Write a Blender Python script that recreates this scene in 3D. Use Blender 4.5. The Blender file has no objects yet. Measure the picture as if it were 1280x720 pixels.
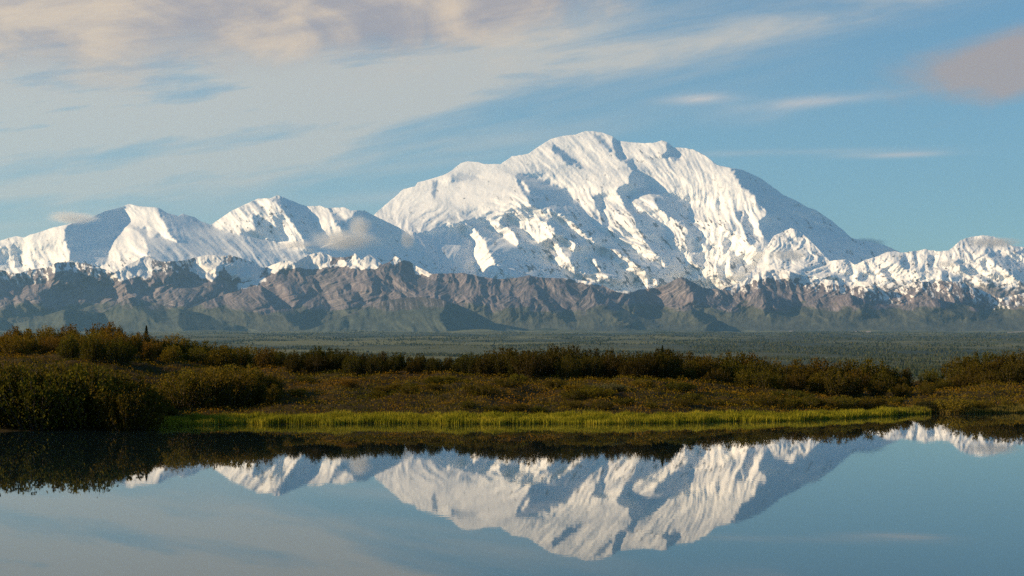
import bpy, math, random
import numpy as np
from mathutils import Vector

# ------------------------------------------------------------------ camera, sky, sun, exposure
SC = bpy.context.scene
COL = SC.collection
F = 2013.0            # focal length in survey units (bearing = (u-640)/F, height = (432-v)/F)
CAMZ = 3.0

cd = bpy.data.cameras.new('camera')
cam = bpy.data.objects.new('camera', cd)
COL.objects.link(cam)
cam.location = (0, 0, CAMZ)
cam.rotation_euler = (math.radians(90), 0, 0)
cd.sensor_width = 36.0
cd.lens = F / 1280.0 * 36.0
cd.shift_y = 72.0 / 1280.0
cd.clip_start = 0.5
cd.clip_end = 300000
SC.camera = cam

SUN_EL, SUN_AZ = math.radians(19.0), math.radians(-97.0)      # azimuth from +Y towards +X
Ldir = Vector((math.cos(SUN_EL) * math.sin(SUN_AZ), math.cos(SUN_EL) * math.cos(SUN_AZ), math.sin(SUN_EL)))
sd = bpy.data.lights.new('sun', 'SUN')
sd.energy = 5.0
sd.angle = math.radians(0.5)
sd.color = (1.0, 0.72, 0.40)
sun = bpy.data.objects.new('sun', sd)
COL.objects.link(sun)
sun.rotation_euler = (-Ldir).to_track_quat('-Z', 'Y').to_euler()
sun.location = Ldir * 200

SC.view_settings.view_transform = 'Standard'
SC.view_settings.look = 'None'
SC.view_settings.gamma = 1.0
SC.view_settings.exposure = 0.86
SC.cycles.volume_bounces = 1
SC.cycles.max_bounces = 6
SC.cycles.diffuse_bounces = 2
SC.cycles.glossy_bounces = 3
SC.cycles.use_denoising = False


class NT:
    """small helper to write node trees tersely"""
    def __init__(self, tree):
        self.t = tree
        self.n = tree.nodes
        self.l = tree.links

    def new(self, typ, **kw):
        nd = self.n.new(typ)
        for k, v in kw.items():
            setattr(nd, k, v)
        return nd

    def put(self, sock, v):
        if hasattr(v, 'is_output'):
            self.l.new(v, sock)
        elif isinstance(v, (tuple, list)) and len(v) == 3 and sock.type == 'RGBA':
            sock.default_value = (*v, 1)
        else:
            sock.default_value = v

    def m(self, op, a, b=0.0, c=None, clamp=False):
        nd = self.new('ShaderNodeMath', operation=op)
        nd.use_clamp = clamp
        self.put(nd.inputs[0], a)
        self.put(nd.inputs[1], b)
        if c is not None:
            self.put(nd.inputs[2], c)
        return nd.outputs[0]

    def mix(self, f, a, b, blend='MIX'):
        nd = self.new('ShaderNodeMix', data_type='RGBA', blend_type=blend)
        self.put(nd.inputs[0], f)
        self.put(nd.inputs[6], a)
        self.put(nd.inputs[7], b)
        return nd.outputs[2]

    def noise(self, vec, scale, detail=4, rough=0.55, dist=0.0):
        nd = self.new('ShaderNodeTexNoise')
        if vec is not None:
            self.put(nd.inputs['Vector'], vec)
        nd.inputs['Scale'].default_value = scale
        nd.inputs['Detail'].default_value = detail
        nd.inputs['Roughness'].default_value = rough
        nd.inputs['Distortion'].default_value = dist
        return nd.outputs['Fac']

    def mr(self, v, a, b, c=0.0, d=1.0, smooth=True):
        nd = self.new('ShaderNodeMapRange')
        nd.interpolation_type = 'SMOOTHSTEP' if smooth else 'LINEAR'
        self.put(nd.inputs[0], v)
        for i, x in enumerate((a, b, c, d)):
            self.put(nd.inputs[i + 1], x)
        return nd.outputs[0]

    def xyz(self, x, y, z=0.0):
        nd = self.new('ShaderNodeCombineXYZ')
        for i, v in enumerate((x, y, z)):
            self.put(nd.inputs[i], v)
        return nd.outputs[0]

    def mapping(self, vec, scale=(1, 1, 1), rot=(0, 0, 0), loc=(0, 0, 0)):
        nd = self.new('ShaderNodeMapping')
        self.put(nd.inputs[0], vec)
        nd.inputs['Scale'].default_value = scale
        nd.inputs['Rotation'].default_value = rot
        nd.inputs['Location'].default_value = loc
        return nd.outputs[0]


def lin(r, g, b):
    f = lambda c: ((c / 255) / 12.92) if c / 255 <= 0.04045 else (((c / 255) + 0.055) / 1.055) ** 2.4
    return tuple(f(q) / 2 ** 0.62 for q in (r, g, b))


def build_world():
    w = bpy.data.worlds.new('World')
    SC.world = w
    w.use_nodes = True
    T = NT(w.node_tree)
    T.n.clear()
    out = T.new('ShaderNodeOutputWorld')
    bg = T.new('ShaderNodeBackground')
    sky = T.new('ShaderNodeTexSky', sky_type='NISHITA')
    sky.sun_disc = False
    sky.sun_elevation = SUN_EL
    sky.sun_rotation = SUN_AZ % (2 * math.pi)
    sky.altitude = 600
    sky.air_density = 1.0
    sky.dust_density = 0.6
    sky.ozone_density = 2.0
    STR = 0.072
    bg.inputs[1].default_value = STR
    tc = T.new('ShaderNodeTexCoord')
    sep = T.new('ShaderNodeSeparateXYZ')
    T.l.new(tc.outputs['Generated'], sep.inputs[0])
    X, Y, Z = sep.outputs
    az = T.m('ARCTAN2', X, Y)                                        # bearing of the view direction
    hor = T.m('SQRT', T.m('ADD', T.m('MULTIPLY', X, X), T.m('MULTIPLY', Y, Y)))
    el = T.m('DIVIDE', Z, T.m('MAXIMUM', hor, 0.001))
    U = T.m('MULTIPLY', az, F / 100.0)                               # hundredths of survey units; u = 640 -> 0
    V = T.m('MULTIPLY', el, F / 100.0)                               # v = 432 -> 0, upward positive
    # streak direction: bands climb gently to the right
    ang = math.radians(10)
    A = T.m('ADD', T.m('MULTIPLY', U, math.cos(ang)), T.m('MULTIPLY', V, math.sin(ang)))
    B = T.m('SUBTRACT', T.m('MULTIPLY', V, math.cos(ang)), T.m('MULTIPLY', U, math.sin(ang)))
    n_str = T.noise(T.xyz(T.m('MULTIPLY', A, 0.15), T.m('MULTIPLY', B, 1.25), 3.1), 1.0, 8, 0.62, 0.55)
    n_fin = T.noise(T.xyz(T.m('MULTIPLY', A, 0.45), T.m('MULTIPLY', B, 2.6), 7.7), 1.0, 6, 0.6, 0.5)
    n_big = T.noise(T.xyz(T.m('MULTIPLY', U, 0.55), T.m('MULTIPLY', V, 1.1), 1.3), 1.0, 7, 0.6, 0.6)

    def gauss(cx, cy, sx, sy, slope=0.0):
        """soft lens of cloud centred on survey position (cx, cy)"""
        du = T.m('MULTIPLY', T.m('SUBTRACT', U, (cx - 640) / 100), 100 / sx)
        dv0 = T.m('SUBTRACT', V, (432 - cy) / 100)
        if slope:
            dv0 = T.m('SUBTRACT', dv0, T.m('MULTIPLY', T.m('SUBTRACT', U, (cx - 640) / 100), slope))
        dv = T.m('MULTIPLY', dv0, 100 / sy)
        r2 = T.m('ADD', T.m('MULTIPLY', du, du), T.m('MULTIPLY', dv, dv))
        return T.m('POWER', 2.718, T.m('MULTIPLY', r2, -1.0))

    skyc = T.mix(1.0, sky.outputs[0], (0.60, 0.83, 0.90), 'MULTIPLY')
    # thin cirrus veil
    band = T.m('ADD', T.m('MULTIPLY', gauss(20, 145, 560, 115, 0.12), 1.7), T.m('MULTIPLY', gauss(560, 95, 420, 42, 0.15), 0.75))
    band = T.m('ADD', band, T.m('MULTIPLY', gauss(980, 40, 330, 22, 0.17), 0.6))
    band = T.m('ADD', band, T.m('MULTIPLY', gauss(250, 215, 430, 34, 0.12), 0.5))
    sn = T.m('ADD', T.m('MULTIPLY', n_str, 0.65), T.m('MULTIPLY', n_fin, 0.35))
    c1 = T.m('MULTIPLY', T.mr(sn, 0.38, 0.66, 0.1, 0.9), T.m('MULTIPLY', band, 0.85), clamp=True)
    c1 = T.m('MINIMUM', T.m('ADD', c1, T.m('MULTIPLY', gauss(60, 300, 620, 80), 0.16)), 0.62)
    col = T.mix(c1, skyc, tuple(x / STR for x in lin(226, 205, 178)))
    # warm grey bank at the top left
    bank = T.m('ADD', T.m('MULTIPLY', gauss(190, -4, 440, 118, 0.10), 1.2), T.m('MULTIPLY', gauss(560, 0, 220, 54, 0.08), 0.95))
    c2 = T.mr(T.m('ADD', bank, T.m('MULTIPLY', T.m('SUBTRACT', n_big, 0.5), 1.5)), 0.25, 1.0, 0.0, 0.88)
    bankcol = T.mix(T.mr(T.m('ADD', n_big, T.m('MULTIPLY', n_fin, 0.4)), 0.55, 0.9), tuple(x / STR for x in lin(165, 150, 150)),
                    tuple(x / STR for x in lin(228, 198, 164)))
    col = T.mix(c2, col, bankcol)
    # mauve lens on the right
    c3 = T.mr(T.m('ADD', gauss(1262, 96, 150, 42, 0.1), T.m('ADD', T.m('MULTIPLY', T.m('SUBTRACT', n_big, 0.5), 1.1), T.m('MULTIPLY', T.m('SUBTRACT', n_fin, 0.5), 0.7))), 0.2, 0.85, 0.0, 0.88)
    col = T.mix(c3, col, tuple(x / STR for x in lin(172, 150, 140)))
    # small lit wisps
    wn = T.mr(n_fin, 0.35, 0.65, 0.35, 1.0)
    for (cx, cy, sx, sy, sl, k) in ((878, 126, 42, 6, 0.02, 0.85), (1000, 133, 95, 7, 0.07, 0.6), (930, 150, 60, 12, 0.05, 0.25),
                                    (1110, 200, 60, 3.5, 0.0, 0.5), (960, 194, 160, 4, 0.0, 0.25), (560, 240, 200, 9, 0.08, 0.25)):
        g = T.m('MULTIPLY', T.m('MULTIPLY', gauss(cx, cy, sx, sy, sl), k), wn, clamp=True)
        col = T.mix(g, col, tuple(x / STR for x in lin(230, 208, 190)))
    T.l.new(col, bg.inputs[0])
    T.l.new(bg.outputs[0], out.inputs[0])


build_world()

# ------------------------------------------------------------------ numeric helpers
RNG = np.random.RandomState(7)
_PERM = RNG.permutation(4096)
_GA = RNG.rand(4096) * 2 * math.pi
_GX, _GY = np.cos(_GA), np.sin(_GA)


def gnoise(x, y, seed=0):
    """gradient noise, about -0.7..0.7"""
    x = np.asarray(x, float) + seed * 17.31
    y = np.asarray(y, float) + seed * 9.77
    xi, yi = np.floor(x).astype(int), np.floor(y).astype(int)
    xf, yf = x - xi, y - yi
    u = xf * xf * xf * (xf * (xf * 6 - 15) + 10)
    v = yf * yf * yf * (yf * (yf * 6 - 15) + 10)

    def g(ix, iy, dx, dy):
        h = _PERM[(_PERM[(ix + seed * 131) & 4095] + iy) & 4095]
        return _GX[h] * dx + _GY[h] * dy
    a, b = g(xi, yi, xf, yf), g(xi + 1, yi, xf - 1, yf)
    c, d = g(xi, yi + 1, xf, yf - 1), g(xi + 1, yi + 1, xf - 1, yf - 1)
    return (a + (b - a) * u) * (1 - v) + (c + (d - c) * u) * v


def fbm(x, y, seed=0, octv=4, gain=0.5, lac=2.03):
    s, a = 0.0, 1.0
    for i in range(octv):
        s = s + a * gnoise(x, y, seed + i)
        x, y, a = x * lac, y * lac, a * gain
    return s


def ridged(x, y, seed=0, octv=4, gain=0.5, lac=2.05):
    """sharp crests, 0..~1"""
    s, a, t = 0.0, 1.0, 0.0
    for i in range(octv):
        s = s + a * (1 - np.abs(gnoise(x, y, seed + i)) * 2.0)
        t += a
        x, y, a = x * lac, y * lac, a * gain
    return s / t


def inside(px, py, poly):
    r = np.zeros(px.shape, bool)
    n = len(poly)
    x0, y0 = min(p[0] for p in poly), min(p[1] for p in poly)
    x1, y1 = max(p[0] for p in poly), max(p[1] for p in poly)
    m = (px >= x0) & (px <= x1) & (py >= y0) & (py <= y1)
    if not m.any():
        return r
    X, Y = px[m], py[m]
    q = np.zeros(X.shape, bool)
    for i in range(n):
        ax, ay = poly[i]
        bx, by = poly[(i + 1) % n]
        if ay == by:
            continue
        c = ((ay > Y) != (by > Y)) & (X < (bx - ax) * (Y - ay) / (by - ay) + ax)
        q ^= c
    r[m] = q
    return r


def blur(a, r):
    k = np.exp(-0.5 * (np.arange(-int(3 * r) - 1, int(3 * r) + 2) / r) ** 2)
    k /= k.sum()
    p = len(k) // 2
    for ax in (0, 1):
        b = np.pad(a, [(p, p) if i == ax else (0, 0) for i in (0, 1)], mode='edge')
        a = sum(k[i] * (b[i:i + a.shape[0]] if ax == 0 else b[:, i:i + a.shape[1]]) for i in range(len(k)))
    return a


def solve(g, wv, lam):
    """depth whose left-to-right slope follows g (least squares, smooth from row to row)"""
    h, w = g.shape
    # mirror so that d/du stays consistent: D even -> g odd in u, even in v
    G = np.concatenate([g, -g[:, ::-1]], 1)
    G = np.concatenate([G, G[::-1]], 0)
    ku = np.fft.fftfreq(2 * w) * 2 * np.pi
    kv = np.fft.fftfreq(2 * h) * 2 * np.pi
    KU, KV = np.meshgrid(ku, kv)
    den = KU ** 2 + wv * KV ** 2 + lam
    Dh = (-1j * KU) * np.fft.fft2(G) / den
    return np.real(np.fft.ifft2(Dh))[:h, :w]


def bilin(a, x, y):
    h, w = a.shape
    x = np.clip(x, 0, w - 1.001)
    y = np.clip(y, 0, h - 1.001)
    xi, yi = x.astype(int), y.astype(int)
    fx, fy = x - xi, y - yi
    return (a[yi, xi] * (1 - fx) + a[yi, xi + 1] * fx) * (1 - fy) + (a[yi + 1, xi] * (1 - fx) + a[yi + 1, xi + 1] * fx) * fy


def mesh_np(name, co, faces, mat, attrs=None, smooth=True, colors=None):
    """faces: int array (n, k)"""
    me = bpy.data.meshes.new(name)
    co = np.ascontiguousarray(co, dtype=np.float32)
    n, k = faces.shape
    me.vertices.add(len(co))
    me.vertices.foreach_set('co', co.ravel())
    me.loops.add(n * k)
    me.loops.foreach_set('vertex_index', faces.astype(np.int32).ravel())
    me.polygons.add(n)
    me.polygons.foreach_set('loop_start', np.arange(0, n * k, k, dtype=np.int32))
    me.polygons.foreach_set('loop_total', np.full(n, k, np.int32))
    me.update(calc_edges=True)
    me.polygons.foreach_set('use_smooth', np.full(n, smooth, bool))
    for an, av in (attrs or {}).items():
        at = me.attributes.new(an, 'FLOAT', 'POINT')
        at.data.foreach_set('value', np.ascontiguousarray(av, dtype=np.float32).ravel())
    me.materials.append(mat)
    me.validate()
    return me


def link(name, me, parent=None):
    o = bpy.data.objects.new(name, me)
    COL.objects.link(o)
    if parent is not None:
        o.parent = parent
    return o


def tag(o, label=None, cat=None, group=None, kind=None):
    if label:
        o['label'] = label
    if cat:
        o['category'] = cat
    if group:
        o['group'] = group
    if kind:
        o['kind'] = kind
    return o


def grid_faces(nr, nc, wrap=False):
    r = np.arange(nr - 1)[:, None]
    c = np.arange(nc if wrap else nc - 1)[None, :]
    c2 = (c + 1) % nc
    a, b = r * nc + c, r * nc + c2
    d, e = (r + 1) * nc + c2, (r + 1) * nc + c
    return np.stack([a + 0 * c, b, d, e], -1).reshape(-1, 4)


def principled(name):
    m = bpy.data.materials.new(name)
    m.use_nodes = True
    T = NT(m.node_tree)
    bs = m.node_tree.nodes['Principled BSDF']
    return m, T, bs


# ------------------------------------------------------------------ mountain materials
def mountain_material(name, rock_a, rock_b, veg_c, snow_c=(0.88, 0.88, 0.89)):
    m, T, bs = principled(name)
    geo = T.new('ShaderNodeNewGeometry')
    pos = geo.outputs['Position']
    a_s = T.new('ShaderNodeAttribute', attribute_name='snow').outputs['Fac']
    a_v = T.new('ShaderNodeAttribute', attribute_name='veg').outputs['Fac']
    n1 = T.noise(pos, 1 / 900, 6, 0.6)
    n2 = T.noise(T.mapping(pos, (1, 1, 0.35)), 1 / 140, 6, 0.68)
    rock = T.mix(T.mr(n1, 0.38, 0.62), rock_a, rock_b)
    a_t = T.new('ShaderNodeAttribute', attribute_name='scree').outputs['Fac']
    rock = T.mix(T.mr(a_t, 0.45, 0.85, 0.0, 0.7), rock, (0.27, 0.24, 0.245))
    rock = T.mix(T.mr(a_t, 0.45, 0.1, 0.0, 0.6), rock, tuple(x * 0.6 for x in rock_a))
    rock = T.mix(T.mr(n2, 0.45, 0.7, 0.0, 0.35), rock, tuple(min(1, x * 2.0) for x in rock_b))
    veg = T.mix(T.mr(n2, 0.35, 0.65), veg_c, tuple(x * 1.7 for x in veg_c))
    land = T.mix(T.mr(T.m('ADD', a_v, T.m('MULTIPLY', T.m('SUBTRACT', n1, 0.5), 0.9)), 0.35, 0.65), rock, veg)
    sf = T.mr(T.m('ADD', a_s, T.m('MULTIPLY', T.m('SUBTRACT', n2, 0.5), 0.75)), 0.36, 0.62)
    col = T.mix(sf, land, snow_c)
    T.put(bs.inputs['Base Color'], col)
    bs.inputs['Roughness'].default_value = 0.85
    bs.inputs['Specular IOR Level'].default_value = 0.15
    bmp = T.new('ShaderNodeBump')
    bmp.inputs['Strength'].default_value = 0.55
    bmp.inputs['Distance'].default_value = 11
    T.put(bmp.inputs['Height'], T.noise(pos, 1 / 110, 7, 0.65))
    T.l.new(bmp.outputs[0], bs.inputs['Normal'])
    return m


MAT_ROCK_SNOW = mountain_material('snow_and_granite', (0.10, 0.10, 0.115), (0.17, 0.155, 0.15), (0.05, 0.07, 0.03))
MAT_FOOT = mountain_material('bare_foothill_rock', (0.075, 0.073, 0.090), (0.15, 0.127, 0.142), (0.050, 0.055, 0.042), (0.74, 0.74, 0.75))
MAT_HILL = mountain_material('tundra_hill', (0.06, 0.058, 0.06), (0.085, 0.074, 0.068), (0.042, 0.050, 0.038))


def relief(name, sky, v_base, D_base, slope, g_lit, g_sh, shadows, lits, fall, namp, mat, snow_fn,
           step=0.8, rows=230, wv=0.035, lam=2e-5, warp=2.2, seed=1, base_fn=None, jag=0.8, big=0.0, tex=lambda U, V: 0.6 + 0 * U, peaks=None, pyr=0.6, fan=1.0):
    """A mountain range surveyed by bearing and height: its crest line, the faces that turn away from
    the morning sun (shadows) and the ribs that turn to it (lits); depth is in metres."""
    sky = np.array(sky, float)
    u0, u1 = sky[0, 0], sky[-1, 0]
    vt = sky[:, 1].min() - 10
    gu = np.arange(u0 - 20, u1 + 21)
    gv = np.arange(vt, v_base + 12)
    GU, GV = np.meshgrid(gu, gv)
    mpp = D_base / F
    wu = GU + warp * (fbm(GU / 14, GV / 14, seed + 40, 4, 0.75) * 1.3 + 0.9 * gnoise(GU / 2.6, GV / 4.5, seed + 49))
    wvv = GV + warp * (fbm(GU / 14 + 50, GV / 14, seed + 44, 4, 0.75) * 1.3 + 0.9 * gnoise(GU / 3 + 9, GV / 3, seed + 50))
    sh = np.zeros(GU.shape)
    for p in shadows:
        k = 1.0
        if isinstance(p[0], (int, float)):
            k, p = p[0], p[1]
        sh = np.where(inside(wu, wvv, p), k, sh)
    for p in lits:
        sh = np.where(inside(wu, wvv, p), -0.38, sh)
    shb = blur(sh, 0.6)
    # fall-line ribs and gullies
    s = fall(GU, GV)
    W = GU - s * (GV - vt) + 5 * fbm(GU / 30, GV / 30, seed + 71, 3) + 1.0 * fbm(GU / 8, GV / 9, seed + 75, 3)
    msk = 0.45 + 0.9 * np.clip(fbm(GU / 40, GV / 30, seed + 79, 2) + 0.45, 0, 1)
    r1 = 0.5 + msk * (ridged(W / 21, GV / 52, seed + 1, 5, 0.6) - 0.5) * 0.8
    r2 = fbm(W / 6.0 + 20, GV / 13, seed + 9, 4, 0.65)
    r3 = fbm(GU / 28, GV / 22, seed + 15, 4, 0.5)
    r4 = fbm(GU / 3.0, GV / 3.4, seed + 25, 3, 0.65) * 0.7
    tx = tex(GU, GV)
    st = np.tanh(3.2 * fbm(W / 11, GV / 46, seed + 131, 3, 0.6)) * 0.6 + np.tanh(3.5 * fbm(W / 4.2, GV / 26, seed + 135, 3, 0.62)) * 0.95
    keep = 1 - 0.5 * np.clip(shb, 0, 1)
    extra = 0.0
    if peaks is not None:
        # spurs run down from every summit; gullies radiate from it and neighbouring fans meet in valleys
        pk = np.array(peaks, float)
        pv = np.interp(pk, sky[:, 0], sky[:, 1])
        nearest = np.full(GU.shape, 1e9)
        PX, PV, PA = np.zeros(GU.shape), np.zeros(GU.shape), np.zeros(GU.shape)
        for k, (a, b) in enumerate(zip(pk, pv)):
            run = a + (gnoise(k * 1.7, 3.3, seed) * 2.6 + 0.12) * (GV - b) + 5 * gnoise(GV / 13 + k * 7, GV * 0 + k, seed + 3)
            d = np.abs(GU - run) * (1 + 0.9 * gnoise(k * 2.3, 8.8, seed)) + 3 * fbm(GU / 9, GV / 9, seed + 5, 2)
            m_ = d < nearest
            nearest = np.where(m_, d, nearest)
            PX, PV, PA = np.where(m_, run, PX), np.where(m_, b, PV), np.where(m_, 0.62 + 1.1 * gnoise(k * 3.1, 1.4, seed), PA)
        dv = np.maximum(GV - PV, 0) + 13
        W = PX * 3.1 + fan * 32 * (GU - PX) / dv + 0.8 * fbm(GU / 8, GV / 9, seed + 75, 3)
        sg = np.tanh((GU - PX) / 4.0)
        extra = pyr * sg * PA * np.clip(nearest / 5, 0.3, 1) * np.clip((v_base - 14 - GV) / 34, 0, 1)
        st = np.tanh(3.2 * fbm(W / 7, GV / 70, seed + 131, 3, 0.6)) * 0.7 + np.tanh(3.5 * fbm(W / 2.8, GV / 40, seed + 135, 3, 0.62)) * 0.8
        keep = 1 - 0.5 * np.clip(shb, 0, 1)
    g = g_lit + (g_sh - g_lit) * shb + tx * st * keep + extra * (1 - 0.6 * np.clip(shb, 0, 1))
    D = solve(g, wv, lam) * mpp
    A = namp if callable(namp) else (lambda U, V, S: namp)
    am = A(GU, GV, shb)
    shb = np.clip(shb, 0, 1)
    D = D - am * mpp * (2.6 * (r1 - 0.5) + 0.6 * r2 + 2.6 * r3 + 0.55 * r4)
    if big:
        bu = GU + 16 * fbm(GU / 42, GV / 40, seed + 111, 3)
        bv = GV + 9 * fbm(GU / 38, GV / 34, seed + 115, 3)
        D = D - big * mpp * np.clip((v_base - 8 - GV) / 40, 0, 1) * (ridged((bu - 0.3 * (bv - vt)) / 74, bv / 90, seed + 119, 5, 0.52) - 0.5)
    D = D + slope * mpp * (v_base - GV)
    rise = np.gradient(D, axis=1)
    nu = int((u1 - u0) / step) + 1
    us = np.linspace(u0, u1, nu)
    vs = np.interp(us, sky[:, 0], sky[:, 1]) + jag * fbm(us / 7.0, us * 0 + seed, seed + 60, 4, 0.6)
    vb = np.full(nu, float(v_base)) if base_fn is None else base_fn(us)
    t = np.linspace(0, 1, rows)[:, None]
    V = vb[None] + (np.minimum(vs, vb - 0.5) - vb)[None] * t
    U = np.repeat(us[None], rows, 0)
    d = D_base + bilin(D, U - gu[0], V - gv[0])
    X, Yc, Z = (U - 640) / F * d, d, CAMZ + (432 - V) / F * d
    snow = snow_fn(U, V, bilin(shb, U - gu[0], V - gv[0]), bilin(rise, U - gu[0], V - gv[0]) / mpp, vs[None])
    veg = np.clip((V - 374 - 14 * fbm(U / 30, V / 12, seed + 70, 3)) / 22, 0, 1)
    scr = 0.5 + 0.75 * fbm(bilin(W, U - gu[0], V - gv[0]) / 2.2, V / 22, seed + 90, 4, 0.65)
    # far side falls away behind the crest
    bx, by, bz = [], [], []
    for dd, dz in ((90, 12), (350, 150), (1100, 700), (2600, 1900), (4500, 3800)):
        by.append(Yc[-1] + dd)
        bx.append((U[-1] - 640) / F * (Yc[-1] + dd))
        bz.append(np.maximum(Z[-1] - dz, -40 - dd * 0.01))
    X = np.vstack([X, bx]); Yc = np.vstack([Yc, by]); Z = np.vstack([Z, bz])
    snow = np.vstack([snow, np.repeat(snow[-1:], 5, 0)])
    veg = np.vstack([veg, np.repeat(veg[-1:], 5, 0)])
    scr = np.vstack([scr, np.repeat(scr[-1:], 5, 0)])
    co = np.stack([X, Yc, Z], -1).reshape(-1, 3)
    me = mesh_np(name, co, grid_faces(rows + 5, nu)[:, ::1], mat, {'snow': snow, 'veg': veg, 'scree': scr})
    o = link(name, me)
    o['kind'] = 'structure'
    return o


# ------------------------------------------------------------------ main massif
SKY_M = [(440, 330), (452, 292), (468, 268), (483, 255), (497, 243), (505, 236), (519, 233), (522, 228), (541, 223), (557, 218),
         (566, 212), (576, 204), (585, 201.5), (597, 202.5), (605, 205), (626, 205), (640, 195.5), (661, 192), (675, 182),
         (689, 173.5), (704, 170), (720, 168), (732, 164), (743, 164), (754, 166), (765, 170), (773, 176), (792, 178), (807, 179),
         (820, 178), (827, 175.5), (833, 177), (842, 184), (856, 185), (867, 187), (881, 194), (896, 206), (914, 210), (927, 212),
         (950, 222), (980, 244), (994, 250), (1010, 259.5), (1019, 262), (1040, 276), (1053, 287), (1064, 297), (1078, 301),
         (1091, 303), (1105, 306), (1125, 315), (1160, 345)]
SH_M = [
    # cirque below the west buttress and the diagonal valley
    [(642, 219), (667, 220), (686, 227), (690, 232), (707, 235), (717, 247), (731, 264), (741, 278), (753, 289), (772, 302),
     (794, 312), (806, 322), (822, 328), (837, 335), (850, 345), (880, 363), (880, 400), (500, 400), (490, 330), (492, 290), (512, 292),
     (530, 291), (548, 285), (571, 282), (579, 276), (599, 272), (606, 277), (627, 274), (631, 267), (640, 266), (656, 266),
     (673, 272), (690, 276), (692, 266), (686, 261), (664, 258), (662, 254), (649, 233)],
    [(775, 240), (783, 250), (797, 261), (809, 267), (825, 281), (833, 291), (830, 298), (842, 308), (853, 318), (858, 330),
     (865, 342), (850, 350), (837, 335), (822, 322), (812, 308), (800, 290), (790, 270), (778, 252)],
    [(786, 220), (792, 213), (803, 216), (815, 234), (817, 240), (806, 239), (792, 235), (785, 228)],
    [(773, 235), (786, 231), (792, 237), (786, 250), (784, 259), (776, 247), (772, 240)],
    [(765, 170), (771, 174), (776, 188), (781, 197), (790, 202), (795, 212), (789, 212), (782, 202), (773, 198), (767, 181)],
    (0.8, [(689, 178), (697, 184), (706, 188), (714, 197), (726, 208), (728, 212), (716, 207), (702, 198), (690, 187)]),
    (0.6, [(742, 164), (757, 176), (766, 186), (766, 192), (753, 180), (744, 170)]),
    (0.7, [(833, 178), (842, 184), (851, 199), (845, 200), (838, 196), (828, 197), (834, 188)]),
    [(811, 241), (832, 244), (855, 249), (861, 257), (863, 272), (842, 272), (825, 260), (817, 249)],
    [(828, 253), (856, 253), (862, 273), (873, 281), (881, 291), (894, 306), (884, 309), (872, 297), (869, 291), (853, 281),
     (841, 273), (833, 266)],
    [(855, 291), (869, 302), (870, 312), (862, 312), (856, 302)],
    [(860, 277), (869, 281), (876, 292), (888, 302), (887, 310), (880, 310), (872, 295), (863, 309), (860, 310)],
    [(863, 318), (879, 318), (880, 334), (868, 331)],
    [(897, 331), (905, 327), (907, 340), (904, 346), (896, 340)],
    [(913, 315), (921, 320), (929, 332), (947, 329), (952, 337), (938, 346), (918, 348), (913, 332)],
    [(929, 265), (938, 271), (947, 298), (943, 309), (936, 306), (930, 288), (929, 281)],
    [(919, 265), (927, 263), (927, 274), (921, 273)],
    [(904, 296), (913, 302), (911, 310), (904, 309)],
    [(738, 244), (745, 246), (757, 272), (760, 288), (752, 280), (748, 262)],
    [(744, 244), (752, 247), (756, 262), (750, 258)],
    (0.55, [(541, 226), (549, 224), (548, 232), (543, 247), (538, 240)]),
    (0.55, [(562, 218), (575, 217), (598, 222), (600, 225), (580, 227), (563, 226)]),
    # great east shoulder
    [(914, 208), (927, 208), (950, 216), (980, 238), (1010, 253), (1040, 270), (1064, 290), (1091, 296), (1165, 300), (1165, 400),
     (1030, 400), (975, 330), (966, 313), (960, 303), (948, 286), (949, 277), (958, 268), (952, 257), (944, 246), (927, 232), (920, 222)],
]
LIT_M = [
    [(574, 281), (585, 280), (596, 289), (607, 302), (609, 311), (618, 325), (626, 337), (637, 344), (648, 347), (648, 352), (624, 354),
     (602, 350), (596, 337), (593, 323), (590, 300), (579, 292)],
    [(602, 280), (610, 277), (624, 277), (634, 283), (642, 291), (648, 302), (646, 308), (640, 306), (634, 298), (621, 292), (609, 284)],
    [(634, 269), (642, 266), (673, 272), (690, 281), (693, 291), (698, 294), (690, 297), (681, 302), (673, 303), (663, 297), (657, 289),
     (649, 284), (640, 277)],
    [(687, 295), (696, 305), (704, 316), (713, 331), (721, 339), (740, 347), (740, 353), (727, 348), (710, 339), (696, 331), (688, 327),
     (688, 322), (698, 320), (693, 312), (687, 303)],
    [(700, 330), (716, 337), (737, 344), (755, 344), (769, 352), (753, 352), (737, 351), (719, 344)],
    [(698, 294), (706, 297), (720, 306), (718, 312), (712, 311), (702, 300)],
    [(731, 320), (742, 325), (752, 337), (747, 342), (737, 333)],
    [(690, 262), (697, 265), (716, 279), (728, 290), (741, 300), (741, 305), (733, 301), (716, 288), (704, 278), (695, 271)],
    [(750, 309), (758, 308), (766, 311), (778, 321), (794, 330), (806, 340), (808, 352), (808, 365), (798, 365), (794, 347), (784, 337),
     (770, 327), (756, 317)],
    [(809, 343), (816, 347), (825, 357), (818, 357)],
    [(651, 227), (656, 229), (664, 239), (660, 240)],
    [(874, 284), (884, 292), (890, 303), (886, 305), (878, 294), (871, 287)],
    [(937, 262), (942, 268), (945, 284), (950, 297), (945, 297), (940, 282), (936, 270)],
]


def fall_M(U, V):
    s = np.interp(U, [440, 560, 640, 830, 900, 960, 1160], [-0.35, -0.1, 0.75, 0.85, 0.25, 0.3, 1.2])
    return s + 0.25 * gnoise(U / 70, V / 60, 5)


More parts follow.
